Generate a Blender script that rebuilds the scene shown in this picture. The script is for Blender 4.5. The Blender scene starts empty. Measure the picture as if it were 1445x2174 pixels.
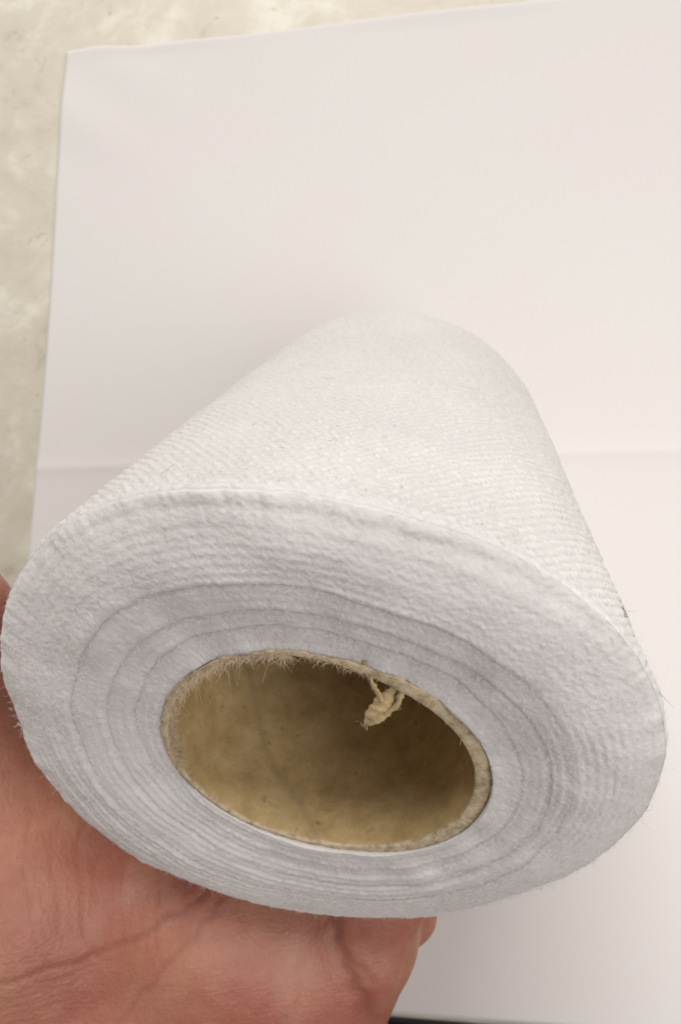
import bpy, math, random
import numpy as np
from mathutils import Vector, Matrix
random.seed(7)
RNG = np.random.default_rng(11)
S = bpy.context.scene
COL = S.collection

# ------------------------------------------------------------------ camera
# camera axes expressed in the world (x right, y up, z back); the table top is z = 0, metres
CW = np.array([[0.992481770, 0.000821090468, -0.122389793],
               [-0.0176949017, -0.988508966, -0.150122998],
               [-0.121106672, 0.151160014, -0.981062599]])      # rows: camera right, down, forward
CAM = np.array([0.01384758, -0.04366417, 0.18340393])
cd = bpy.data.cameras.new('camera')
cam = bpy.data.objects.new('camera', cd)
COL.objects.link(cam)
m = Matrix.Identity(4)
for i in range(3):
    m[i][0] = CW[0][i]; m[i][1] = -CW[1][i]; m[i][2] = -CW[2][i]; m[i][3] = CAM[i]
cam.matrix_world = m
cd.sensor_fit = 'VERTICAL'; cd.sensor_height = 24.0
cd.lens = 1350 / 2174 * 24.0
cd.clip_start = 0.002; cd.clip_end = 20
cd.dof.use_dof = True
cd.dof.focus_distance = 0.076
cd.dof.aperture_fstop = cd.lens / 0.62
S.camera = cam

# ------------------------------------------------------------------ light (indoor room light)
w = bpy.data.worlds.new('World'); S.world = w; w.use_nodes = True
w.node_tree.nodes['Background'].inputs[0].default_value = (1.0, 0.90, 0.825, 1)
w.node_tree.nodes['Background'].inputs[1].default_value = 0.185
def area(name, loc, target, size, power, color):
    l = bpy.data.lights.new(name, 'AREA'); l.shape = 'RECTANGLE'
    l.size, l.size_y = size; l.energy = power; l.color = color
    o = bpy.data.objects.new(name, l); COL.objects.link(o)
    o.location = loc
    o.rotation_euler = (Vector(target) - Vector(loc)).to_track_quat('-Z', 'Y').to_euler()
    return o
area('ceiling_lamp', (-0.30, 1.90, 1.80), (0, 0, 0.05), (1.7, 1.0), 56.0, (1.0, 0.965, 0.915))
area('side_lamp', (0.23, -0.15, 0.35), (0, -0.06, 0.10), (0.28, 0.24), 0.72, (1.0, 0.96, 0.93))
S.view_settings.view_transform = 'Standard'
S.view_settings.look = 'None'
S.view_settings.exposure = 0.0
S.view_settings.gamma = 1.0

# ------------------------------------------------------------------ helpers
def link(name, mesh, parent=None, mats=()):
    o = bpy.data.objects.new(name, mesh); COL.objects.link(o)
    for mt in mats: mesh.materials.append(mt)
    if parent: o.parent = parent
    return o
def mesh_np(name, V, F, smooth=True):
    """V (n,3), F (m,k) with one k"""
    V = np.asarray(V, dtype=np.float32); F = np.asarray(F, dtype=np.int32)
    me = bpy.data.meshes.new(name)
    me.vertices.add(len(V)); me.vertices.foreach_set('co', V.ravel())
    k = F.shape[1]
    me.loops.add(F.size); me.loops.foreach_set('vertex_index', F.ravel())
    me.polygons.add(len(F))
    me.polygons.foreach_set('loop_start', np.arange(0, F.size, k, dtype=np.int32))
    if smooth: me.polygons.foreach_set('use_smooth', np.ones(len(F), dtype=bool))
    me.update(calc_edges=True); me.validate()
    return me
def grid_faces(nr, nc, wrap):
    r = np.arange(nr - 1)[:, None]; c = np.arange(nc if wrap else nc - 1)[None, :]
    c2 = (c + 1) % nc
    f = np.stack([r * nc + c, r * nc + c2, (r + 1) * nc + c2, (r + 1) * nc + c], -1)
    return f.reshape(-1, 4)
def hashn(i, j, seed):
    h = (i.astype(np.int64) * 374761393 + j.astype(np.int64) * 668265263 + seed * 974634777) & 0xffffffff
    h = ((h ^ (h >> 13)) * 1274126177) & 0xffffffff
    h = (h ^ (h >> 16)) & 0xffffffff
    return h / 4294967295.0
def vn(x, y, seed=0, wrapx=None):
    xi = np.floor(x); yi = np.floor(y); fx = x - xi; fy = y - yi
    fx = fx * fx * (3 - 2 * fx); fy = fy * fy * (3 - 2 * fy)
    a = xi if wrapx is None else np.mod(xi, wrapx)
    b = xi + 1 if wrapx is None else np.mod(xi + 1, wrapx)
    return ((hashn(a, yi, seed) * (1 - fx) + hashn(b, yi, seed) * fx) * (1 - fy)
            + (hashn(a, yi + 1, seed) * (1 - fx) + hashn(b, yi + 1, seed) * fx) * fy) * 2 - 1
def ss(a, b, x):
    t = np.clip((x - a) / (b - a), 0, 1); return t * t * (3 - 2 * t)

# ------------------------------------------------------------------ materials
def mat(name):
    mt = bpy.data.materials.new(name); mt.use_nodes = True
    nt = mt.node_tree; b = nt.nodes['Principled BSDF']
    return mt, nt, b
def N(nt, t, **kw):
    n = nt.nodes.new(t)
    for k, v in kw.items():
        if k in n.inputs: n.inputs[k].default_value = v
        else: setattr(n, k, v)
    return n
def ramp(nt, fac, stops):
    r = nt.nodes.new('ShaderNodeValToRGB'); e = r.color_ramp.elements
    while len(e) < len(stops): e.new(0.5)
    for el, (p, c) in zip(e, stops): el.position = p; el.color = (*c, 1)
    nt.links.new(fac, r.inputs[0]); return r
def noise(nt, scale, detail=4, rough=0.6, vec=None, dist=0):
    n = N(nt, 'ShaderNodeTexNoise', Scale=scale, Detail=detail, Roughness=rough, Distortion=dist)
    if vec: nt.links.new(vec, n.inputs['Vector'])
    return n
def objcoord(nt, scale=None, rot=None):
    tc = nt.nodes.new('ShaderNodeTexCoord')
    if scale is None and rot is None: return tc.outputs['Object']
    mp = nt.nodes.new('ShaderNodeMapping')
    if scale: mp.inputs['Scale'].default_value = scale
    if rot: mp.inputs['Rotation'].default_value = rot
    nt.links.new(tc.outputs['Object'], mp.inputs[0]); return mp.outputs[0]
def bump(nt, b, h, strength, dist, prev=None):
    bp = N(nt, 'ShaderNodeBump', Strength=strength, Distance=dist)
    nt.links.new(h, bp.inputs['Height'])
    if prev: nt.links.new(prev.outputs[0], bp.inputs['Normal'])
    nt.links.new(bp.outputs[0], b.inputs['Normal']); return bp

# white knit fabric
def fabric_mat(name, base, fuzz):
    mt, nt, b = mat(name); v = objcoord(nt)
    n1 = noise(nt, 900, 5, 0.7, v); n2 = noise(nt, 60, 3, 0.5, v)
    mx = N(nt, 'ShaderNodeMath', operation='MULTIPLY_ADD')
    nt.links.new(n1.outputs[0], mx.inputs[0]); mx.inputs[1].default_value = 0.6
    nt.links.new(n2.outputs[0], mx.inputs[2])
    r = ramp(nt, mx.outputs[0], [(0.35, tuple(c * 0.93 for c in base)), (0.8, base), (1.1, tuple(min(c * 1.05, .93) for c in base))])
    nt.links.new(r.outputs[0], b.inputs['Base Color'])
    b.inputs['Roughness'].default_value = 0.5
    b.inputs['Subsurface Weight'].default_value = 0.6
    b.inputs['Subsurface Radius'].default_value = (1, 0.95, 0.9)
    b.inputs['Subsurface Scale'].default_value = 0.0018
    b.inputs['Sheen Weight'].default_value = 0.25
    b.inputs['Sheen Roughness'].default_value = 0.4
    b.inputs['Specular IOR Level'].default_value = 0.35
    n3 = noise(nt, 2600, 3, 0.6, v)
    p = bump(nt, b, n3.outputs[0], fuzz, 0.0003)
    bump(nt, b, n1.outputs[0], fuzz, 0.0005, p)
    return mt
M_FAB = fabric_mat('white_fabric', (0.75, 0.742, 0.738), 0.25)
M_EDGE = fabric_mat('white_fabric_edge', (0.74, 0.718, 0.718), 0.3)
M_FIB, nt, b = mat('white_fibre'); b.inputs['Base Color'].default_value = (0.88, 0.875, 0.87, 1); b.inputs['Roughness'].default_value = 0.3
M_LINT, nt, b = mat('grey_lint'); b.inputs['Base Color'].default_value = (0.13, 0.11, 0.10, 1); b.inputs['Roughness'].default_value = 0.8
M_BAND, nt, b = mat('brown_band'); b.inputs['Base Color'].default_value = (0.24, 0.19, 0.14, 1); b.inputs['Roughness'].default_value = 0.6

def card_mat(name, c0, c1, c2, sc, seams=False):
    mt, nt, b = mat(name); v = objcoord(nt)
    n = noise(nt, sc, 6, 0.65, v)
    r = ramp(nt, n.outputs[0], [(0.3, c0), (0.5, c1), (0.72, c2)])
    sp = noise(nt, 420, 2, 0.5, v)
    rs = ramp(nt, sp.outputs[0], [(0.25, (0.45, 0.38, 0.3)), (0.33, (1, 1, 1))])
    mx = N(nt, 'ShaderNodeMix', data_type='RGBA', blend_type='MULTIPLY'); mx.inputs[0].default_value = 0.8
    nt.links.new(r.outputs[0], mx.inputs[6]); nt.links.new(rs.outputs[0], mx.inputs[7])
    out = mx.outputs[2]
    if seams:
        at = N(nt, 'ShaderNodeAttribute', attribute_name='ply_seam'); m2 = N(nt, 'ShaderNodeMix', data_type='RGBA', blend_type='MIX')
        ml = N(nt, 'ShaderNodeMath', operation='MULTIPLY'); nt.links.new(at.outputs['Fac'], ml.inputs[0]); ml.inputs[1].default_value = 0.42
        nt.links.new(ml.outputs[0], m2.inputs[0]); nt.links.new(out, m2.inputs[6]); m2.inputs[7].default_value = (0.26, 0.22, 0.15, 1); out = m2.outputs[2]
    nt.links.new(out, b.inputs['Base Color'])
    b.inputs['Roughness'].default_value = 0.72
    f = noise(nt, 1500, 4, 0.7, v)
    bump(nt, b, f.outputs[0], 0.5, 0.0002)
    return mt
M_CORE = card_mat('kraft_inside', (0.39, 0.265, 0.115), (0.50, 0.36, 0.17), (0.62, 0.475, 0.25), 220, True)
M_CUT = card_mat('cardboard_cut_edge', (0.28, 0.21, 0.12), (0.52, 0.42, 0.28), (0.66, 0.56, 0.40), 900)
M_FRAY, nt, b = mat('cardboard_fibre'); b.inputs['Base Color'].default_value = (0.78, 0.64, 0.47, 1); b.inputs['Roughness'].default_value = 0.8

# ------------------------------------------------------------------ THE ROLL, in its own frame fitted to the photo
SC = 0.0387037
C0 = np.array([7.31625570e-05, -6.10628040e-02, 1.01338454e-01])
A = np.array([0.0671891, 0.61082117, -0.78891262]); A /= np.linalg.norm(A)
U = np.array([0.99759259, -0.02752406, 0.06365099]); V_ = np.array([0.01716529, -0.79129004, -0.61119999])
Q = [1.90802350e-01, -5.66972375e-01, 2.50496080e+00, 4.82380428e-01, 5.08177468e-02, 9.41578902e-01,
     1.57827394e-02, 2.25336616e-02, 8.01642135e-03, -4.69975713e-02, 6.95204423e-03, -1.95821409e-03,
     -3.94731112e-02, 3.09971535e-02, -1.56691156e-03, -2.11258309e-02, 4.30770493e-02, -8.74451718e-03,
     8.32062243e-02, 4.18194888e-02, 8.62884944e-04, 8.51398359e-04, 1.38569096e-02, 6.09253981e-02]
L = Q[2] * SC; RC = Q[3] * SC; DC = Q[4] * SC; R2 = Q[5]
H = Q[6:12]; Z = Q[12:16]; K = Q[16:24]
def e_(th): return np.cos(th)[..., None] * U + np.sin(th)[..., None] * V_
def Rn(th):
    c, s = np.cos, np.sin
    return SC * (1 + H[0]*c(2*th) + H[1]*s(2*th) + H[2]*c(3*th) + H[3]*s(3*th) + H[4]*c(4*th) + H[5]*s(4*th))
def Zn(th):
    c, s = np.cos, np.sin
    return SC * (Z[0]*c(2*th) + Z[1]*s(2*th) + Z[2]*c(3*th) + Z[3]*s(3*th))
def Rf(th): return SC * R2 * (1 + .6*H[0]*np.cos(2*th) + .6*H[1]*np.sin(2*th))
OFF = (K[6] * U + K[7] * V_) * SC
def rim_pt(th): return C0 + Rn(th)[..., None] * e_(th) + Zn(th)[..., None] * A
def far_pt(th): return C0 + A * L + Rf(th)[..., None] * e_(th) + OFF
def Rk(th):
    c, s = np.cos, np.sin
    return RC * (1 + K[2]*c(2*th) + K[3]*s(2*th) + K[4]*c(3*th) + K[5]*s(3*th))
KO = (K[0] * U + K[1] * V_) * SC
def core_pt(th, dr=0.0, s=0.0):
    """point of the core's outer circle, dr outward, s along the axis into the roll"""
    dr = np.asarray(dr); s = np.asarray(s)
    return C0 - A * DC + KO * (1 - s / L)[..., None] + OFF * (s / L)[..., None] + (Rk(th) + dr)[..., None] * e_(th) + s[..., None] * A
def side_pt(th, s, h=0.0):
    t = np.clip(s / L, 0, 1)[..., None]
    P = rim_pt(th) * (1 - t) + far_pt(th) * t
    return P + (h[..., None] if hasattr(h, 'shape') else h) * e_(th)

def pvn(x, per, cell, y, seed):
    n_ = int(round(per / cell)); return vn(x / per * n_, y, seed, n_)
def knit(x, y, amp, seed=1, PXK=0.0014, PYK=0.00080, per=2*np.pi*0.039):
    nk = int(round(per / PXK)); PXK = per / nk
    """brick-laid curved loops of yarn"""
    y = y + 0.00022 * pvn(x, per, 0.006, y / 0.006, seed + 5); x = x + 0.0003 * pvn(x, per, 0.004, y / 0.005, seed + 6)
    row = np.floor(y / PYK); ly = y / PYK - row - 0.5
    xx = x / PXK + 0.5 * np.mod(row, 2); colm = np.floor(xx); lx = xx - colm - 0.5; colm = np.mod(colm, nk)
    r1 = hashn(colm, row, seed); r2 = hashn(colm, row, seed + 1)
    sg = np.where(np.mod(row, 2) > 0, 1, -1)
    ly2 = ly - 1.1 * lx * lx + 0.12 + sg * 0.10 * lx + (r2 - .5) * .35 + (r1 - .5) * .5 * lx
    bmp = np.sqrt(np.clip(1 - (lx / 0.47) ** 2 - (ly2 / 0.34) ** 2, 0, 1))
    return amp * bmp * (0.35 + 0.9 * r1)

roll = bpy.data.objects.new('fabric_roll', None); COL.objects.link(roll)
roll['label'] = 'white fuzzy knit fabric roll wound on a brown cardboard core, held in the hand'
roll['category'] = 'fabric roll'

# theta samples: dense on the half that the light and camera reach (180..360), coarser underneath
th_top = np.linspace(math.radians(168), math.radians(376), 860, endpoint=False)
th_bot = np.linspace(math.radians(376), math.radians(528), 300, endpoint=False)
TH = np.concatenate([th_top, th_bot])
s_list = [0.0]; 
while s_list[-1] < L: s_list.append(s_list[-1] + 0.00019 + 0.00022 * (s_list[-1] / L))
s_list = np.array(s_list); s_list = s_list / s_list[-1] * L

BANDS = [0.0, 0.53, 0.70, 0.86, 1.0]       # radial fractions where one winding group ends and the next begins
def band_edge(th, k):
    if k in (0, len(BANDS) - 1): return np.full_like(th, BANDS[k])
    c = np.stack([np.cos(th), np.sin(th)])
    return BANDS[k] + 0.022 * np.sin(th * 1 + k * 1.9) + 0.012 * vn(th / (2*np.pi) * 26, th * 0 + k, 40 + k, 26) + 0.004 * vn(th / (2*np.pi) * 110, th * 0 + k, 50 + k, 110) + 0.0025 * vn(th / (2*np.pi) * 330, th * 0 + k, 55 + k, 330)
def face_out(t, th):
    """how far the face stands out towards -axis at radial fraction t"""
    base = 0.0020 * (1 - (1 - np.clip(t / 0.42, 0, 1)) ** 2) * (1 - 0.85 * ss(0.45, 1, t))
    return base
def face_pt(t, th, extra):
    a = rim_pt(th); bp = core_pt(th)
    P = a * (1 - t[..., None]) + bp * t[..., None]
    return P - (extra)[..., None] * A

def face_relief(t, th, amp=1.0, seed=3):
    Rm = 0.039 - 0.020 * t; x = th * 0.031; y = 0.0205 * t
    per = 2*np.pi*0.031; T1 = 2*np.pi
    LB = ss(0.1, 0.9, np.cos(th - 1.95)) * (0.6 + 0.4 * pvn(th, T1, .02, t * 19, seed + 20))
    ln = np.sin(2*np.pi * (t * 19 + 0.30 * pvn(th, T1, .45, t*3, seed)))
    lines = 0.00004 * ln * (0.35 + 0.65 * ss(-.2, .5, pvn(th, T1, .75, t * 2, seed + 9))) + 0.00019 * LB * np.exp(-((ln - 1) / .5) ** 2)
    soft = 0.00011 * np.sin(2*np.pi * (t * 7.3 + 0.25 * pvn(th, T1, .6, t * 2, seed + 31))) * ss(-.3, .6, pvn(th, T1, .9, t * 3, seed + 32))
    low = soft + 0.00030 * pvn(th, T1, .18, t * 4, seed + 1) + 0.00005 * pvn(th, T1, .062, t * 12, seed + 2)
    fz = 0.00004 * pvn(x, per, 0.00055, y / 0.0004, seed + 3) + 0.00003 * pvn(x, per, 0.0003, y / 0.00025, seed + 4)
    kn = knit(x, y, 0.00007, seed + 7, 0.0012, 0.00042, per) * (1 - 0.6 * ss(.35, .9, t))
    return amp * (lines + low + fz + kn)

LIPW = np.clip(-0.02 + 0.75 * ss(-0.6, 0.6, np.cos(TH - math.radians(235))) + 0.22 * vn(TH / (2*np.pi) * 7, TH * 0, 60, 7), 0.0, 1.0)
RIMW = (1 - .55 * ss(-.2, .5, np.sin(TH))) * (0.00028 * pvn(TH, 2*np.pi, .16, TH * 0, 81) + 0.00016 * pvn(TH, 2*np.pi, .045, TH * 0, 82) + 0.00008 * pvn(TH, 2*np.pi, .018, TH * 0, 83))
def winding(k):
    """one group of windings: its lip, its face towards the viewer; group 0 also carries the outside of the roll"""
    th = TH[None, :]
    t0 = band_edge(TH, k)[None, :]; t1 = band_edge(TH, k + 1)[None, :]
    step = (0.00030 * k) * LIPW
    rows = []
    if k == 0:
        for s in s_list[::-1]:
            sv = np.full_like(TH, s)
            arc = TH * 0.039; PER = 2*np.pi*0.039
            h = knit(arc, sv, 0.00028) + 0.00004 * pvn(arc, PER, 0.0006, sv / 0.0005, 2) + 0.0005 * pvn(arc, PER, 0.016, sv / 0.03, 8) * ss(0, .02, s) * (1 - ss(.7 * L, L, s)) + 0.00022 * pvn(arc, PER, 0.006, sv/0.007, 9)
            # tight rounded shoulder next to the rim
            r0 = 0.0016
            sh = r0 * (1 - math.sqrt(max(0.0, 1 - max(0.0, (r0 - s) / r0) ** 2))) if s < r0 else 0.0
            lip = 0.00035 * math.exp(-((s - 0.0012) / 0.0009) ** 2)
            fs = max(0.0, (s - (L - .004)) / .004); h = h - 0.0016 * (1 - math.sqrt(max(0.0, 1 - fs * fs)))
            rows.append(side_pt(TH, sv, h * (0.75 + 0.25 * float(ss(0, .002, s))) - sh * 0.55 + lip * 0.35))
            rows[-1] = rows[-1] + (RIMW * math.exp(-(s / .0022) ** 2))[:, None] * A
    n = max(12, int((BANDS[k+1] - BANDS[k]) * 0.0205 / 0.00019))
    g = np.linspace(0, 1, n)
    lipw = 0.0006 / 0.0205
    for gi in g[(1 if k == 0 else 0):]:
        t = (t0 + (t1 - t0) * gi)[0] - (0.035 if k else 0) * (1 - gi)
        dt0 = (t - t0[0]) / lipw; dt1 = (t1[0] - t) / lipw
        ex = face_out(t, TH) - step + face_relief(t, TH, 1.0, 3) * (ss(0, 1, dt0 + 0.6) if k == 0 else 1.0)
        if k == 0: ex = ex - RIMW * np.exp(-((t - t0[0]) * 0.0205 / .0022) ** 2)
        if k < 3: ex = ex - (LIPW * 0.00045 + 0.00010) * (1 - np.clip(dt1 / 2.0, 0, 1)) ** 2 + LIPW * 0.00012 * np.exp(-((dt1 - 1.5) / .7) ** 2)
        # outer edge of each group raised where light catches it
        rows.append(face_pt(t, TH, ex))
    for d in ((0.00005, 0.0010, 0.0030) if k == 3 else ()):
        t = t1[0] - 0.0005
        rows.append(face_pt(t, TH, face_out(t, TH) - step - d))
    P = np.stack(rows)
    nr = P.shape[0]
    F = grid_faces(nr, len(TH), True)
    Vt = P.reshape(-1, 3)
    me = mesh_np('winding', Vt, F)
    me.materials.append(M_FAB); me.materials.append(M_EDGE)
    if k == 0:
        idx = np.repeat((np.arange(nr - 1) > len(s_list)).astype(np.int32), len(TH))
    else: idx = np.ones(len(F), dtype=np.int32)
    me.polygons.foreach_set('material_index', idx)
    o = bpy.data.objects.new('winding', me); COL.objects.link(o); o.parent = roll
    return o
for k in range(4):
    wd = winding(k)
    if k == 0: wd.name = 'outer_wrap'

# far end of the roll: windings face resting on the paper
th2 = np.linspace(0, 2*np.pi, 200, endpoint=False)
rows = [far_pt(th2) - 0.0017 * e_(th2)]
for q in (0.9, 0.4, 0.0):
    inner = C0 + A * (L - 0.0004 - 0.0006 * q) + OFF + (Rk(th2))[:, None] * e_(th2)
    rows.append(far_pt(th2) * q + inner * (1 - q))
P = np.stack(rows)
link('far_face', mesh_np('far_face', P.reshape(-1, 3), grid_faces(4, 200, True)), roll, [M_EDGE])

# cardboard core: annulus plus inside wall
TW = 0.00155
tc = np.linspace(0, 2*np.pi, 720, endpoint=False)
rows = []
def thick(th): return TW * (np.clip(0.62 + 0.68 * np.cos(th + 0.05), 0.40, 1.4) + 0.55 * np.exp(-((np.mod(th, 2*np.pi) - 3.75) / .55) ** 2) * (1 + .35 * vn(th * 14, th * 0, 78))) - 0.0004 * ss(.2, 1, np.cos(th + 2.2)) 
ragged = 0.00010 * vn(tc/(2*np.pi)*160, tc*0, 70, 160) + 0.00012 * vn(tc/(2*np.pi)*50, tc*0, 71, 50)
CSUNK = 0.0021     # the fabric face at the core stands this much out
def cp(th, dr, s): return core_pt(th, dr, np.zeros_like(th) + s)
rows.append(cp(tc, 0.0003, 0.006)); rows.append(cp(tc, 0.0002 + ragged, 0.0009))
for q, d in ((0.02, .0001), (0.08, .0000), (0.4, 0.00004), (0.6, -.00002), (0.92, 0.00002), (0.98, 0.0001)):
    rows.append(cp(tc, -thick(tc) * q + ragged * (1 - q) + 0.00006 * 0.4 * vn(tc/(2*np.pi)*300, tc*0+q*9, 72, 300), d + 0.0008 * vn(tc/(2*np.pi)*9, tc*0, 75, 9) * .25 + 0.00005 * vn(tc/(2*np.pi)*260, tc*0+q*11, 74, 260)))
n_cut = len(rows)
sin_ = np.concatenate([[0.0004, 0.001], np.linspace(0.002, L + DC - .0012, 150)])
seam = lambda th, s: sum(np.exp(-((np.mod(th / (2*np.pi) - s / 0.20 - c_, 1.0) - 0.5) / w_) ** 2) * a_ for c_, w_, a_ in ((.765, .007, .8), (.805, .02, .35), (.60, .012, .4), (.20, .006, .8)))
for s in sin_:
    rows.append(cp(tc, -thick(tc) - 0.00022 * seam(tc, s) + 0.00005 * vn(tc * 12, tc*0 + s / 0.002, 76), s))
P = np.stack(rows); nr = len(rows)
me = mesh_np('core', P.reshape(-1, 3), grid_faces(nr, 720, True))
me.materials.append(M_CUT); me.materials.append(M_CORE)
me.polygons.foreach_set('material_index', np.repeat((np.arange(nr - 1) >= n_cut).astype(np.int32), 720))
ply = np.zeros((nr, 720), dtype=np.float32)      # darker glue line where the kraft plies meet
for i_, s__ in enumerate(sin_): ply[n_cut + i_] = np.clip(seam(tc, s__ + .0011 * np.sin(tc * 9) + .012 * np.sin(s__ * 70)), 0, 1)
at_ = me.attributes.new('ply_seam', 'FLOAT', 'POINT'); at_.data.foreach_set('value', ply.ravel())
core = bpy.data.objects.new('cardboard_core', me); COL.objects.link(core); core.parent = roll

# ------------------------------------------------------------------ fibres: three-sided curved hairs
def hairs(P0, D, NRM, length, rad, curl, rng, nseg=4):
    """P0 start, D start direction, NRM surface normal; returns verts, faces of many curved hairs"""
    n = len(P0); Vv = []; Fv = []
    B = np.cross(D, NRM)
    k1 = rng.normal(0, curl, n)[:, None]; k2 = rng.normal(0, curl * 0.5, n)[:, None]
    pts = [P0]; p = P0; d = D.copy()
    for i in range(nseg):
        d = d + (B * k1 + NRM * k2) / nseg; d /= np.linalg.norm(d, axis=1)[:, None]
        p = p + d * (length / nseg)[:, None]; pts.append(p)
    pts = np.stack(pts, 1)                                   # n, nseg+1, 3
    rr = np.asarray(rad) * np.ones(n)
    ring = []
    for a in range(3):
        an = a * 2.0944
        ring.append(pts + (B * math.cos(an) + NRM * math.sin(an))[:, None, :] * rr[:, None, None] * np.linspace(1, 0.45, nseg + 1)[None, :, None])
    ring = np.stack(ring, 2)                                 # n, seg+1, 3, 3
    V = ring.reshape(-1, 3)
    base = (np.arange(n) * (nseg + 1) * 3)[:, None, None]
    sgi = (np.arange(nseg) * 3)[None, :, None]; a = np.arange(3)[None, None, :]; a2 = (a + 1) % 3
    F = np.stack([base + sgi + a, base + sgi + a2, base + sgi + 3 + a2, base + sgi + 3 + a], -1).reshape(-1, 4)
    return V, F
def norm(v): return v / np.linalg.norm(v, axis=-1, keepdims=True)

def side_hairs(n, lmin, lmax, rad, curl, lift, smax, seed):
    r = np.random.default_rng(seed)
    th = np.radians(r.uniform(172, 372, n)); s = 0.0005 + (r.random(n) ** 1.4) * smax
    P = side_pt(th, s, np.full(n, 0.00016)); nr = e_(th)
    tg = norm(np.cross(nr, A)); ang = r.normal(0, 0.9, n)[:, None]
    D = norm(tg * np.cos(ang) * r.choice([-1, 1], n)[:, None] + A * np.sin(ang) + nr * lift * r.random(n)[:, None])
    return hairs(P, D, norm(nr - D * (nr * D).sum(1)[:, None]), r.uniform(lmin, lmax, n), rad, curl, r)
def face_hairs(n, lmin, lmax, rad, curl, lift, seed, tr=(0.0, 0.99)):
    r = np.random.default_rng(seed)
    th = r.uniform(0, 2*np.pi, n); t = r.uniform(*tr, n)
    ks = np.searchsorted(np.array(BANDS[1:-1]), t)
    P = face_pt(t, th, face_out(t, th) - 0.00022 * ks + 0.00016)
    er = e_(th); tg = norm(np.cross(er, A)); ang = r.normal(0, 0.8, n)[:, None]
    D = norm(tg * np.cos(ang) * r.choice([-1, 1], n)[:, None] + er * np.sin(ang) - A * lift * r.random(n)[:, None])
    nn = -A[None, :] - D * (-(A[None, :] * D).sum(1))[:, None]
    return hairs(P, D, norm(nn), r.uniform(lmin, lmax, n), rad, curl, r)
def stuff(name, VF, mt, parent, label=None):
    Vs = []; Fs = []; o0 = 0
    for Vv, Fv in VF: Vs.append(Vv); Fs.append(Fv + o0); o0 += len(Vv)
    o = link(name, mesh_np(name, np.concatenate(Vs), np.concatenate(Fs)), parent, [mt]); o['kind'] = 'stuff'
    if label: o['label'] = label
    return o
def lip_hairs(n, seed):
    r = np.random.default_rng(seed); out = []
    for k in (1, 2, 3):
        th = np.sort(r.uniform(math.radians(60), math.radians(330), n)); t = band_edge(th, k) - r.uniform(-.01, .03, n)
        P = face_pt(t, th, face_out(t, th) - 0.0001 * k + 0.0001); er = e_(th); tg = norm(np.cross(er, A))
        D = norm(tg * r.choice([-1, 1], n)[:, None] - er * r.uniform(.1, 1.2, n)[:, None] - A * r.uniform(-.2, .5, n)[:, None])
        nn = norm(-A[None, :] + D * (A[None, :] * D).sum(1)[:, None])
        out.append(hairs(P, D, nn, r.uniform(.0003, .0009, n), 0.000022, 1.6, r))
    return out
def rim_hairs(n, seed):
    r = np.random.default_rng(seed)
    th = r.uniform(0, 2*np.pi, n)
    P = side_pt(th, r.uniform(0.0, 0.004, n), np.full(n, 0.0001))
    er = e_(th); tg = norm(np.cross(er, A)) * r.choice([-1, 1], n)[:, None]
    D = norm(tg + er * r.uniform(0, .9, n)[:, None] - A * r.uniform(-.3, .5, n)[:, None])
    nn = norm(er - D * (er * D).sum(1)[:, None])
    return hairs(P, D, nn, r.uniform(.0004, .0013, n), 0.000014, 1.6, r)
stuff('fibre', [side_hairs(9000, .0004, .0014, 0.000020, 1.6, .30, L * .85, 1), face_hairs(13000, .0003, .0012, 0.000018, 1.8, .40, 2), rim_hairs(2200, 9)] + lip_hairs(800, 12), M_FIB, roll)
lint = [side_hairs(210, .0002, .0008, 0.000022, 1.8, .2, L * .45, 3), face_hairs(110, .0002, .0009, 0.000018, 1.8, .2, 4, (0.03, .55)),
        side_hairs(16, .0012, .0030, 0.000024, 2.4, .3, L * .22, 5), face_hairs(16, .0015, .004, 0.000014, 3.0, .2, 6, (0.06, .6))]
stuff('lint', lint, M_LINT, roll, 'tiny grey lint hairs caught on the white fabric')

# frayed cardboard hairs round the mouth of the core
def fray(n, th0, th1, l0, l1, rad, seed, inward=1.0):
    r = np.random.default_rng(seed)
    th = np.radians(r.uniform(th0, th1, n)); cl = 0.06 * np.round(th / 0.06); th = th * .55 + cl * .45
    P = core_pt(th, -thick(th) * r.uniform(0.3, 1.02, n), r.uniform(-0.0001, 0.0012, n))
    er = e_(th); tg = norm(np.cross(er, A))
    D = norm(-er * inward * r.uniform(.1, 1.0, n)[:, None] + tg * r.normal(0, 1.0, n)[:, None] + A * r.uniform(-.6, 0.45, n)[:, None])
    nn = norm(-er - D * (-(er * D).sum(1))[:, None] + 1e-6)
    return hairs(P, D, nn, r.uniform(l0, l1, n), rad, 1.6, r)
stuff('frayed_edge', [fray(3000, 170, 264, .0004, .0019, 0.000024, 20), fray(160, 175, 262, .0015, .0036, 0.000020, 21),
                      fray(260, -70, 60, .0002, .0008, 0.000022, 22, .6), fray(420, 268, 300, .0003, .0012, 0.000025, 23),
                      fray(160, 140, 172, .0002, .0007, 0.000022, 24)], M_FRAY, roll)

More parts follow.
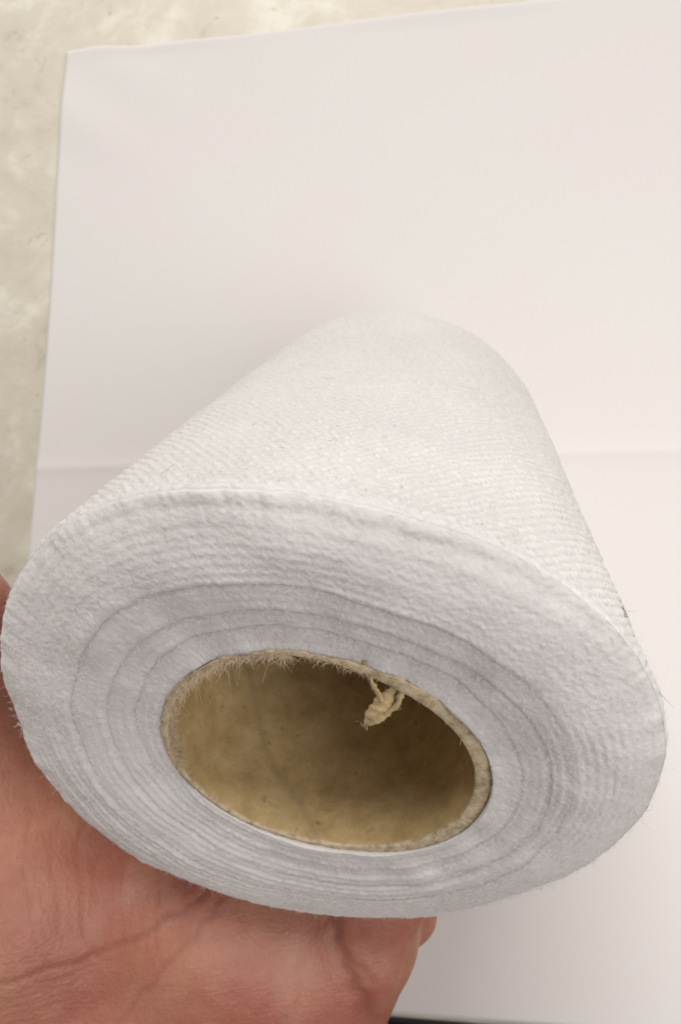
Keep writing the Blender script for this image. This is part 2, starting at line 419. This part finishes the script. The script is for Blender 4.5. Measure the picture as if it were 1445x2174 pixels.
# torn flap of kraft paper hanging from the upper right of the mouth
def cloc(th, dr, s): 
    th = np.array([math.radians(th)]); return core_pt(th, np.array([dr]), np.array([s]))[0]
def strip(points, widths, thick_, rng, rag=.25):
    """ragged ribbon through points; returns V,F of a closed strip"""
    pts = np.array(points); n = 26
    u = np.linspace(0, len(pts) - 1, n); i = np.clip(u.astype(int), 0, len(pts) - 2); f = (u - i)[:, None]
    c = pts[i] * (1 - f) + pts[i + 1] * f
    wv = np.interp(u, np.arange(len(pts)), widths)
    d = norm(np.gradient(c, axis=0)); sd = norm(np.cross(d, A)); nn = np.cross(d, sd)
    l = c + sd * (wv * (1 + rag * rng.normal(0, 1, n)))[:, None] / 2; rgt = c - sd * (wv * (1 + rag * rng.normal(0, 1, n)))[:, None] / 2
    V = np.stack([l + nn * thick_/2, rgt + nn * thick_/2, rgt - nn * thick_/2, l - nn * thick_/2], 1).reshape(-1, 3)
    F = []
    for k in range(n - 1):
        for a in range(4): F.append((k*4+a, k*4+(a+1)%4, (k+1)*4+(a+1)%4, (k+1)*4+a))
    return V, np.array(F)
rg = np.random.default_rng(5)
P00 = C0 - A * DC
def uvs(u_, v_, s_=0.0): return P00 + U * u_ * .001 + V_ * v_ * .001 + A * s_ * .001
v1 = strip([uvs(8.3, -16.6, .3), uvs(8.25, -15.2, .4), uvs(8.8, -13.0, .5), uvs(9.4, -11.4, .6), uvs(9.6, -10.4, .6)], [.0009, .0006, .0006, .0008, .0004], .00018, rg)
v2 = strip([uvs(13.2, -13.6, .3), uvs(12.3, -12.9, .4), uvs(11.7, -11.4, .5), uvs(11.2, -9.8, .5), uvs(9.8, -8.6, .4)], [.0012, .0008, .0007, .0007, .0003], .0002, rg)
def ragged_sheet(pts, th_, rng, amp=.00012):
    """flat torn piece with an uneven outline and real thickness"""
    out = []
    for a_, b_ in zip(pts, pts[1:] + pts[:1]):
        for f in np.linspace(0, 1, 7)[:-1]: out.append(a_ * (1 - f) + b_ * f + rng.normal(0, amp, 3))
    out = np.array(out); c = out.mean(0); nn_ = norm(np.cross(pts[2] - pts[0], pts[4] - pts[0])); n_ = len(out)
    out = out - ((out - c) @ nn_)[:, None] * nn_ * .85
    mid_ = c + (out - c) * .5 + rng.normal(0, amp * .25, out.shape) + nn_ * .0001
    V = np.concatenate([out, mid_, [c + nn_ * .00015], out - nn_ * th_, mid_ - nn_ * th_, [c + nn_ * .00015 - nn_ * th_]])
    F = []; q = 2 * n_ + 1
    for i_ in range(n_):
        k_ = (i_ + 1) % n_
        F += [(i_, k_, n_ + k_, n_ + i_), (n_ + i_, n_ + k_, 2 * n_, 2 * n_), (q + k_, q + i_, q + n_ + i_, q + n_ + k_), (q + n_ + k_, q + n_ + i_, q + 2 * n_, q + 2 * n_), (k_, i_, q + i_, q + k_)]
    F = [f if f[2] != f[3] else (f[0], f[1], f[2], f[2]) for f in F]
    return V, F
def poly_mesh(name, VFs, mt, parent):
    Vs_ = []; Fs_ = []; o_ = 0
    for Vv, Fv in VFs:
        Vs_ += [tuple(p_) for p_ in Vv]; Fs_ += [tuple(dict.fromkeys(int(x_) + o_ for x_ in f)) for f in Fv]; o_ += len(Vv)
    me_ = bpy.data.meshes.new(name); me_.from_pydata(Vs_, [], Fs_); me_.update(); me_.polygons.foreach_set('use_smooth', [True] * len(me_.polygons))
    return link(name, me_, parent, [mt])
body = strip([uvs(11.3, -12.1, .9), uvs(10.5, -10.9, .8), uvs(9.4, -9.3, .5), uvs(8.5, -8.1, .3), uvs(7.8, -7.4, .1)], [.0013, .0022, .0026, .0022, .0009], .00020, np.random.default_rng(8), .05)
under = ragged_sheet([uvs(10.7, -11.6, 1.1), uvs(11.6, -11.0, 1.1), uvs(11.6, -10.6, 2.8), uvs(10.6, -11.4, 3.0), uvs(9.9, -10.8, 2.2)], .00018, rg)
flapM = card_mat('torn_kraft', (0.42, 0.30, 0.14), (0.58, 0.44, 0.23), (0.70, 0.57, 0.33), 900)
flap = poly_mesh('torn_flap', [v1, v2, body], flapM, roll)
brownM = card_mat('dark_brown', (0.16, 0.08, 0.025), (0.22, 0.12, 0.04), (0.28, 0.16, 0.06), 500)
poly_mesh('dark_flap_piece', [under], brownM, flap)  # darker brown piece set behind the top of the flap body
tip = uvs(7.8, -7.6, .1); mid = uvs(9.5, -9.5, .4)
flap['label'] = 'torn flap of kraft paper hanging inside the mouth of the core'
fl = []
for Vv, Fv, ln in ((v1[0], 0, .0007), (v2[0], 0, .0008), (np.array(body[0]), 0, .0006)):
    pick = Vv[rg.integers(0, len(Vv), 60)]
    D = norm(rg.normal(0, 1, (60, 3))); nn = norm(np.cross(D, rg.normal(0, 1, (60, 3))))
    fl.append(hairs(pick, D, nn, rg.uniform(.0001, ln * .6, 60), 0.000018, 1.2, rg))
pick = np.repeat(tip[None], 22, 0) + rg.normal(0, .0004, (22, 3)); D = norm((tip - mid)[None] / np.linalg.norm(tip - mid) + rg.normal(0, .45, (22, 3)))
fl.append(hairs(pick, D, norm(np.cross(D, rg.normal(0, 1, (22, 3)))), rg.uniform(.0003, .0009, 22), 0.000025, .6, rg))
ff = stuff('flap_fibre', fl, M_FRAY, flap)

# thin brown band round the underside of the roll, its ends just showing at both flanks
tb = np.radians(np.linspace(-23.5, 235.5, 160)); rows = []
sb = 0.0122
for ds, hh in ((-.0016, -.0002), (-.0012, .00024), (.0012, .00024), (.0016, -.0002)):
    rows.append(side_pt(tb, np.full_like(tb, sb + ds), hh * np.ones_like(tb)))
link('band', mesh_np('band', np.stack(rows).reshape(-1, 3), grid_faces(4, 160, False)), roll, [M_BAND])

# ------------------------------------------------------------------ THE HAND (left, palm up, cradling the roll)
def cyl(s, th, rad):
    th = np.array([math.radians(th)]); ss_ = np.array([s])
    ctr = C0 + A * s + OFF * (s / L); return ctr + e_(th)[0] * rad
X0 = np.array([-0.105, -0.215, 0.004]); X1 = np.array([0.062, 0.035, 0.125]); HS = 0.00095
nx, ny, nz = [int(v) for v in np.ceil((X1 - X0) / HS)]
gx = (X0[0] + HS * np.arange(nx)).astype(np.float32)[:, None, None]
gy = (X0[1] + HS * np.arange(ny)).astype(np.float32)[None, :, None]
gz = (X0[2] + HS * np.arange(nz)).astype(np.float32)[None, None, :]
FLD = np.full((nx, ny, nz), 0.05, dtype=np.float32)
def smin_into(sub, d, k):
    h = np.maximum(k - np.abs(sub - d), 0) / k
    return np.minimum(sub, d) - h * h * k * 0.25
def box_idx(a, b, pad):
    lo = np.minimum(a, b) - pad; hi = np.maximum(a, b) + pad
    i0 = np.clip(((lo - X0) / HS).astype(int), 0, [nx, ny, nz]); i1 = np.clip(((hi - X0) / HS).astype(int) + 1, 0, [nx, ny, nz])
    return tuple(slice(i0[k], i1[k]) for k in range(3))
def cap(a, b, ra, rb, k=0.006, flat=None):
    a = np.array(a, dtype=float); b = np.array(b, dtype=float)
    sl = box_idx(a, b, max(ra, rb) + k + 0.006)
    x = gx[sl[0]]; y = gy[:, sl[1]]; z = gz[:, :, sl[2]]
    d = b - a; L2 = float(d @ d) + 1e-12
    t = np.clip(((x - a[0]) * d[0] + (y - a[1]) * d[1] + (z - a[2]) * d[2]) / L2, 0, 1)
    t = t.astype(np.float32)
    D = np.sqrt((x - a[0] - t * d[0]) ** 2 + (y - a[1] - t * d[1]) ** 2 + (z - a[2] - t * d[2]) ** 2) - (ra + (rb - ra) * t)
    FLD[sl] = smin_into(FLD[sl], D.astype(np.float32), k)
def chain(pts, rs, k):
    for i in range(len(pts) - 1): cap(pts[i], pts[i + 1], rs[i], rs[i + 1], k)
RR = 0.0388
# metacarpals and palm pads
W = np.array([-0.052, -0.165, 0.050])
idx_m = cyl(.060, 128, RR + .011); mid_m = cyl(.048, 108, RR + .011); rng_m = cyl(.030, 92, RR + .011); pin_m = cyl(.013, 88, RR + .0105)
cap(W + [-.012, 0, .004], idx_m, .015, .0115, .010)
cap(W + [.000, 0, 0], mid_m, .016, .0115, .010)
cap(W + [.012, 0, -.003], rng_m, .016, .0115, .010)
cap(W + [.026, 0.006, -.004], pin_m, .013, .0105, .010)
# hypothenar and thenar mounds
cap((-0.026, -0.150, 0.053), (-0.0125, -0.106, 0.0600), .019, .0135, .008)
cap((-0.036, -0.135, 0.056), (-0.027, -0.098, 0.0645), .018, .0165, .012)
cap((-0.052, -0.140, 0.060), (-0.058, -0.092, 0.0700), .021, .0200, .010)
cap((-0.058, -0.092, 0.0700), (-0.066, -0.066, 0.0790), .0195, .0150, .008)
# thumb up the left flank
chain([(-0.066, -0.066, 0.079), (-0.073, -0.045, 0.0850), (-0.063, -0.038, 0.0930), (-0.0514, -0.0442, 0.0985)], [.0150, .0105, .0085, .0072], .005)
# fingers wrap under the roll towards the right
def finger(m, s0, th0, s1, th1, r0, k=.004):
    ths = np.linspace(th0, th1, 5); sss = np.linspace(s0, s1, 5)
    rs = np.linspace(r0, r0 * .78, 5)
    pts = [m] + [cyl(sss[i], ths[i], RR + rs[i] * .92) for i in range(1, 5)]
    chain(pts, rs, k)
finger(idx_m, .060, 128, .072, 62, .0100); finger(mid_m, .048, 108, .058, 56, .0102)
finger(rng_m, .030, 92, .042, 56, .0098); 
finger(pin_m, .013, 88, .027, 60, .0085)
# visible root of the little finger and of the ring finger behind it
chain([(-0.0100, -0.1306, 0.0500), (-0.0024, -0.1135, 0.0565), (0.0030, -0.1010, 0.0608), (0.0028, -0.0890, 0.0630)], [.0105, .0094, .0093, .0080], .0016)
chain([(0.0040, -0.1060, 0.0500), (0.0098, -0.0996, 0.0528), (0.0098, -0.0885, 0.0525)], [.0065, .0062, .0070], .0012)
# wrist and forearm, out of frame
cap(W + [-.004, 0, 0], W + [-.02, -.09, .012], .025, .029, .012)
cap(W + [.014, 0, 0], W + [0.004, -.09, .012], .023, .027, .012)
# the roll presses into the skin
sl = box_idx(C0 - .06, C0 + A * L + .06, 0.0)
x = gx[sl[0]] - C0[0]; y = gy[:, sl[1]] - C0[1]; z = gz[:, :, sl[2]] - C0[2]
s_ = x * A[0] + y * A[1] + z * A[2]
sx = s_ / L
px_ = x - s_ * A[0] - OFF[0] * sx; py_ = y - s_ * A[1] - OFF[1] * sx; pz_ = z - s_ * A[2] - OFF[2] * sx
cu = px_ * U[0] + py_ * U[1] + pz_ * U[2]; cv = px_ * V_[0] + py_ * V_[1] + pz_ * V_[2]
th_ = np.arctan2(cv, cu); rad_ = np.sqrt(cu * cu + cv * cv)
rollr = Rn(th_) * (1 - np.clip(sx, 0, 1)) + Rf(th_) * np.clip(sx, 0, 1)
rd = np.maximum(rad_ - rollr - 0.0002, -(s_ - Zn(th_) + 0.0005)).astype(np.float32)
FLD[sl] = np.maximum(FLD[sl], -rd)
# above the table
FLD[:, :, :] = np.maximum(FLD, (0.004 - gz))
FLD[0] = FLD[-1] = 0.05; FLD[:, 0] = FLD[:, -1] = 0.05; FLD[:, :, 0] = FLD[:, :, -1] = 0.05

def surface_nets(F, X0, h):
    nx, ny, nz = F.shape; ins = F < 0
    cells = np.zeros((nx - 1, ny - 1, nz - 1), dtype=np.int8)
    for dx in (0, 1):
        for dy in (0, 1):
            for dz in (0, 1): cells += ins[dx:nx-1+dx, dy:ny-1+dy, dz:nz-1+dz]
    act = (cells > 0) & (cells < 8)
    I = np.argwhere(act); ids = -np.ones(act.shape, dtype=np.int64); ids[act] = np.arange(len(I))
    acc = np.zeros((len(I), 3)); cnt = np.zeros(len(I))
    cs = [(a, b, c) for a in (0, 1) for b in (0, 1) for c in (0, 1)]
    val = {c: F[I[:, 0] + c[0], I[:, 1] + c[1], I[:, 2] + c[2]] for c in cs}
    for c in cs:
        for ax in range(3):
            if c[ax]: continue
            d = list(c); d[ax] = 1; d = tuple(d)
            f0, f1 = val[c], val[d]; mk = (f0 < 0) != (f1 < 0)
            t = np.where(mk, f0 / np.where(mk, f0 - f1, 1), 0)
            p = np.tile(np.array(c, dtype=float), (len(I), 1)); p[:, ax] = t
            acc[mk] += p[mk]; cnt[mk] += 1
    V = X0 + h * (I + acc / cnt[:, None])
    Fc = []
    for ax in range(3):
        a = [slice(1, -1)] * 3; a[ax] = slice(0, -1); b = [slice(1, -1)] * 3; b[ax] = slice(1, None)
        i0 = ins[tuple(a)]; i1 = ins[tuple(b)]; ch = np.argwhere(i0 != i1); flip = i0[i0 != i1]
        base = ch + 1; base[:, ax] -= 1
        o1, o2 = [(1, 2), (2, 0), (0, 1)][ax]
        def cid(u, v):
            q = base.copy(); q[:, o1] -= u; q[:, o2] -= v; return ids[q[:, 0], q[:, 1], q[:, 2]]
        quad = np.stack([cid(1, 1), cid(0, 1), cid(0, 0), cid(1, 0)], 1)
        quad[~flip] = quad[~flip][:, ::-1]
        Fc.append(quad)
    return V, np.concatenate(Fc)
HV, HF = surface_nets(FLD, X0, HS)
del FLD
# light smoothing of the net, then one subdivision, then skin relief
for it in range(3):
    acc = np.zeros_like(HV); cnt = np.zeros(len(HV))
    for k in range(4):
        np.add.at(acc, HF[:, k], HV[HF[:, (k + 1) % 4]]); np.add.at(cnt, HF[:, k], 1)
    HV = HV * .4 + .6 * acc / cnt[:, None]
me0 = mesh_np('hand_base', HV, HF)
tmp = bpy.data.objects.new('hand_base', me0); COL.objects.link(tmp)
sd = tmp.modifiers.new('subdivision', 'SUBSURF'); sd.levels = 1; sd.render_levels = 1
dg = bpy.context.evaluated_depsgraph_get()
hm = bpy.data.meshes.new_from_object(tmp.evaluated_get(dg))
bpy.data.objects.remove(tmp)
n = len(hm.vertices)
co = np.empty(n * 3, dtype=np.float32); hm.vertices.foreach_get('co', co); co = co.reshape(-1, 3).astype(float)
no = np.empty(n * 3, dtype=np.float32); hm.vertex_normals.foreach_get('vector', no); no = no.reshape(-1, 3).astype(float)
def crease(pts, depth, width):
    """press a line into the skin: distance measured across the palm (x, y)"""
    global disp
    pts = np.array(pts); best = np.full(n, 1e9); tt = np.zeros(n); Ls = len(pts) - 1
    near = (co[:, 1] < -.045) & (no[:, 2] > 0.0)
    P = co[near][:, :2]; bd = np.full(len(P), 1e9); bt = np.zeros(len(P))
    for i in range(Ls):
        a = pts[i]; d = pts[i + 1] - a; t = np.clip(((P - a) @ d) / (d @ d), 0, 1)
        q = np.linalg.norm(P - a - t[:, None] * d, axis=1); u = q < bd; bd[u] = q[u]; bt[u] = (i + t[u]) / Ls
    fade = ss(0, .12, bt) * (1 - ss(.85, 1, bt))
    g = -depth * np.exp(-(bd / width) ** 2) * fade + depth * .35 * np.exp(-((bd - 2.2 * width) / (1.3 * width)) ** 2) * fade
    disp[near] += g; red[near] = np.maximum(red[near], float(np.clip((depth - .00006) / .00006, 0.12, 1)) * np.exp(-(bd / (width * 1.3)) ** 2) * fade)
disp = np.zeros(n); red = np.zeros(n)
def arc_pts(pts, k=24):
    """smooth curve through control points"""
    p = np.array(pts); t = np.linspace(0, len(p) - 1, k); out = []
    for u in t:
        i = min(int(u), len(p) - 2); f = u - i
        p0 = p[max(i - 1, 0)]; p1 = p[i]; p2 = p[i + 1]; p3 = p[min(i + 2, len(p) - 1)]
        out.append(.5 * ((2 * p1) + (-p0 + p2) * f + (2*p0 - 5*p1 + 4*p2 - p3) * f * f + (-p0 + 3*p1 - 3*p2 + p3) * f ** 3))
    o = np.array(out); o += 0.0003 * np.stack([np.sin(t * 7.3), np.cos(t * 5.1)], 1); return o
def on_hand(px, py, z): 
    P = np.array([(px - 722.5) / 1350 * z, (py - 1087) / 1350 * z, z]); return (P @ CW + CAM)[:2]
CREASES = CREASE_DATA = [
    (arc_pts([(-0.0190, -0.0865), (-0.0218, -0.0892), (-0.0245, -0.0909), (-0.0301, -0.0939), (-0.0373, -0.0970), (-0.0426, -0.0974), (-0.0530, -0.0976)], 30), .00015, .0005),
    (arc_pts([(-0.0160, -0.0860), (-0.0182, -0.0892), (-0.0200, -0.0915), (-0.0222, -0.0940), (-0.0261, -0.0983), (-0.0296, -0.1024), (-0.0360, -0.1090)], 30), .00011, .0005),
    (arc_pts([(-0.0030, -0.0900), (-0.0012, -0.0951), (0.0002, -0.0994), (0.0019, -0.1034), (0.0039, -0.1081), (0.0056, -0.1150)], 30), .00040, .0011),
    (arc_pts([(-0.0003, -0.0980), (0.0030, -0.1009), (0.0059, -0.1036)]), .00012, .0005),
]
for c in CREASES: crease(*c)
# fine wrinkles that run along the life line on the ball of the thumb, and criss-cross skin lines
rr_ = np.random.default_rng(3)
for i in range(16):
    o = 0.0012 * (i + 1)
    crease(arc_pts([(-0.0270 - .1*o, -0.0925 - o), (-0.0340, -0.0965 - o * .9), (-0.0420, -0.0978 - o), (-0.055, -0.098 - o * 1.1)]), .00007, .00035)
for i in range(11):
    x0 = -0.064 + i * 0.0032 + rr_.normal(0, .0010)
    crease(arc_pts([(x0 - .002, -0.062 - .15 * i * .003), (x0, -0.075), (x0 + .003, -0.088), (x0 + .006, -0.100)]), .00007 * rr_.uniform(.3, 1.2), .00030)
for i in range(9):
    y0 = -0.066 - i * 0.0038 + rr_.normal(0, .0006)
    crease(arc_pts([(-0.070, y0 - .001), (-0.055, y0 + .0005), (-0.040, y0 - .002)]), .00005 * rr_.uniform(.3, 1.2), .00030)
disp += 0.00010 * vn(co[:, 0] / .004, co[:, 1] / .004, 90) + 0.00016 * vn(co[:, 0] / .012, co[:, 1] / .012, 91)
co2 = co + no * disp[:, None]
at_ = hm.attributes.new('crease', 'FLOAT', 'POINT'); at_.data.foreach_set('value', red.astype(np.float32))
hm.vertices.foreach_set('co', co2.astype(np.float32).ravel())
hm.polygons.foreach_set('use_smooth', np.ones(len(hm.polygons), dtype=bool)); hm.update()

M_SKIN, nt, b = mat('skin'); v = objcoord(nt)
n1 = noise(nt, 70, 4, 0.55, v, 0.4); n2 = noise(nt, 420, 3, 0.6, v)
r1 = ramp(nt, n1.outputs[0], [(0.32, (0.38, 0.135, 0.095)), (0.5, (0.43, 0.185, 0.130)), (0.70, (0.47, 0.240, 0.160))])
r2 = ramp(nt, n2.outputs[0], [(0.3, (0.90, 0.86, 0.84)), (0.65, (1, 1, 1))])
mx = N(nt, 'ShaderNodeMix', data_type='RGBA', blend_type='MULTIPLY'); mx.inputs[0].default_value = 1
nt.links.new(r1.outputs[0], mx.inputs[6]); nt.links.new(r2.outputs[0], mx.inputs[7])
at = N(nt, 'ShaderNodeAttribute', attribute_name='crease'); m2 = N(nt, 'ShaderNodeMix', data_type='RGBA', blend_type='MIX')
ml = N(nt, 'ShaderNodeMath', operation='MULTIPLY'); nt.links.new(at.outputs['Fac'], ml.inputs[0]); ml.inputs[1].default_value = 0.26
nt.links.new(ml.outputs[0], m2.inputs[0]); nt.links.new(mx.outputs[2], m2.inputs[6]); m2.inputs[7].default_value = (0.20, 0.045, 0.028, 1)
nt.links.new(m2.outputs[2], b.inputs['Base Color'])
b.inputs['Roughness'].default_value = 0.46
b.inputs['Specular IOR Level'].default_value = 0.42
b.inputs['Subsurface Weight'].default_value = 0.65
b.inputs['Subsurface Radius'].default_value = (1.0, 0.32, 0.16)
b.inputs['Subsurface Scale'].default_value = 0.003
lin1 = noise(nt, 1, 3, 0.6, objcoord(nt, (2400, 500, 800), (0, 0, .35)))
lin2 = noise(nt, 1, 3, 0.6, objcoord(nt, (420, 2300, 800), (0, 0, .1)))
vor = N(nt, 'ShaderNodeTexVoronoi', Scale=1500); nt.links.new(v, vor.inputs['Vector'])
p = bump(nt, b, lin1.outputs[0], 0.20, 0.0004)
p = bump(nt, b, lin2.outputs[0], 0.18, 0.0004, p)
p = bump(nt, b, vor.outputs['Distance'], 0.22, 0.0003, p)
hand = link('hand', hm, None, [M_SKIN])
hand['label'] = 'bare left hand, palm up, cradling the white fabric roll from below'
hand['category'] = 'hand'

# ------------------------------------------------------------------ paper, table, dark notebook
def ground_grid(x0, x1, y0, y1, nx_, ny_, fz):
    xs = np.linspace(x0, x1, nx_); ys = np.linspace(y0, y1, ny_); X, Y = np.meshgrid(xs, ys)
    return X, Y, fz(X, Y)
M_TAB, nt, b = mat('cream_table'); v = objcoord(nt)
n1 = noise(nt, 26, 6, 0.62, v, 0.8); n2 = noise(nt, 110, 4, 0.6, v, 0.5); n3 = noise(nt, 9, 3, 0.5, v)
mm = N(nt, 'ShaderNodeMath', operation='MULTIPLY_ADD'); nt.links.new(n2.outputs[0], mm.inputs[0]); mm.inputs[1].default_value = 0.45
nt.links.new(n1.outputs[0], mm.inputs[2])
r = ramp(nt, mm.outputs[0], [(0.48, (0.56, 0.52, 0.42)), (0.60, (0.76, 0.71, 0.59)), (0.74, (0.82, 0.77, 0.65)), (0.86, (0.93, 0.90, 0.80))])
pit = noise(nt, 230, 3, 0.7, v, 1.2); rp = ramp(nt, pit.outputs[0], [(0.27, (0.55, 0.52, 0.46)), (0.36, (1, 1, 1)), (0.70, (1, 1, 1)), (0.80, (1.0, 0.99, 0.95))])
mxt = N(nt, 'ShaderNodeMix', data_type='RGBA', blend_type='MULTIPLY'); mxt.inputs[0].default_value = 0.7
nt.links.new(r.outputs[0], mxt.inputs[6]); nt.links.new(rp.outputs[0], mxt.inputs[7])
nt.links.new(mxt.outputs[2], b.inputs['Base Color']); b.inputs['Roughness'].default_value = 0.55
bump(nt, b, mm.outputs[0], 0.25, 0.0015)
V4 = [(-1.2, -1.0, 0), (1.2, -1.0, 0), (1.2, 1.4, 0), (-1.2, 1.4, 0)]
tb_ = link('table_top', mesh_np('table_top', V4 + [(x, y, -.03) for x, y, _ in V4], [(0,1,2,3),(7,6,5,4),(0,4,5,1),(1,5,6,2),(2,6,7,3),(3,7,4,0)], False), None, [M_TAB])
tb_['kind'] = 'structure'

M_PAP, nt, b = mat('white_paper'); v = objcoord(nt)
n1 = noise(nt, 1400, 4, 0.6, v); n2 = noise(nt, 14, 2, 0.5, v)
r = ramp(nt, n2.outputs[0], [(0.35, (0.845, 0.82, 0.81)), (0.65, (0.85, 0.835, 0.825))])
nt.links.new(r.outputs[0], b.inputs['Base Color']); b.inputs['Roughness'].default_value = 0.7
b.inputs['Specular IOR Level'].default_value = 0.3
bump(nt, b, n1.outputs[0], 0.12, 0.0002)
def paper_z(X, Y):
    z = 0.0006 + 0 * X
    z += 0.0003 * np.exp(-np.abs(Y) / 0.0018) + 0.00025 * np.exp(-np.abs(Y) / 0.010)                        # ridge along the fold
    z += 0.0006 * (1 + vn(X / .05 + 3, Y / .06, 5)) * 0.5
    c = np.exp(-(((X + .098) / .03) ** 2 + ((Y - .13) / .03) ** 2))          # crumpled corner
    z += c * (0.0008 + 0.00025 * np.sin((X * .8 + Y) * 190))
    z += 0.0004 * ss(.1430, .1485, Y) * (0.5 + 0.5 * np.sin(X * 60))
    return z
xs = np.linspace(-.105, .110, 190); ys = np.linspace(-.1472, .1485, 260)
X, Y = np.meshgrid(xs, ys)
Xw = X + 0.0006 * np.sin(Y * 40) * (np.abs(X) / .110) ** 8
Yw = Y + np.where(Y > .14, (0.0005 * np.exp(-((X + .092) / .006) ** 2) - 0.0008 * np.exp(-((X + .077) / .010) ** 2)+ .0003 * np.sin(X * 45)) * ss(.14, .1485, Y), 0)
Zp = paper_z(X, Y)
top = np.stack([Xw, Yw, Zp], -1).reshape(-1, 3); bot = top - [0, 0, .00012]
Fg = grid_faces(260, 190, False); nb = len(top)
edge = np.concatenate([np.arange(190), np.arange(1, 260) * 190 + 189, (259 * 190 + np.arange(188, -1, -1)), np.arange(258, 0, -1) * 190])
e2 = np.roll(edge, -1)
Fe = np.stack([edge, edge + nb, e2 + nb, e2], 1)
pap = link('paper_sheet', mesh_np('paper_sheet', np.concatenate([top, bot]), np.concatenate([Fg, Fg[:, ::-1] + nb, Fe])), None, [M_PAP])
pap['label'] = 'white paper sheet with a crosswise fold, lying on the cream table under the roll'
pap['category'] = 'paper'

def slab(name, x0, x1, y0, y1, z0, z1, mt, parent, bev=.0006):
    import bmesh
    bm = bmesh.new(); bmesh.ops.create_cube(bm, size=1)
    for vv in bm.verts:
        vv.co = Vector(((x0 + x1) / 2 + vv.co.x * (x1 - x0), (y0 + y1) / 2 + vv.co.y * (y1 - y0), (z0 + z1) / 2 + vv.co.z * (z1 - z0)))
    bmesh.ops.bevel(bm, geom=bm.edges[:], offset=bev, segments=2, affect='EDGES')
    me = bpy.data.meshes.new(name); bm.to_mesh(me); bm.free()
    return link(name, me, parent, [mt])
M_NAVY, nt, b = mat('navy_cover'); b.inputs['Base Color'].default_value = (0.012, 0.014, 0.026, 1); b.inputs['Roughness'].default_value = 0.45
M_RED, nt, b = mat('red_strip'); b.inputs['Base Color'].default_value = (0.16, 0.012, 0.012, 1); b.inputs['Roughness'].default_value = 0.5
nb_ = bpy.data.objects.new('notebook', None); COL.objects.link(nb_); nb_.location = (0, 0, 0)
nb_['label'] = 'dark navy notebook with a red strip beside the lower edge of the paper'; nb_['category'] = 'notebook'
slab('cover', -.04, .14, -.26, -.1482, .0001, .0022, M_NAVY, nb_)
slab('strip', .0225, .0285, -.2595, -.1486, .0021, .0026, M_RED, nb_, .0002)
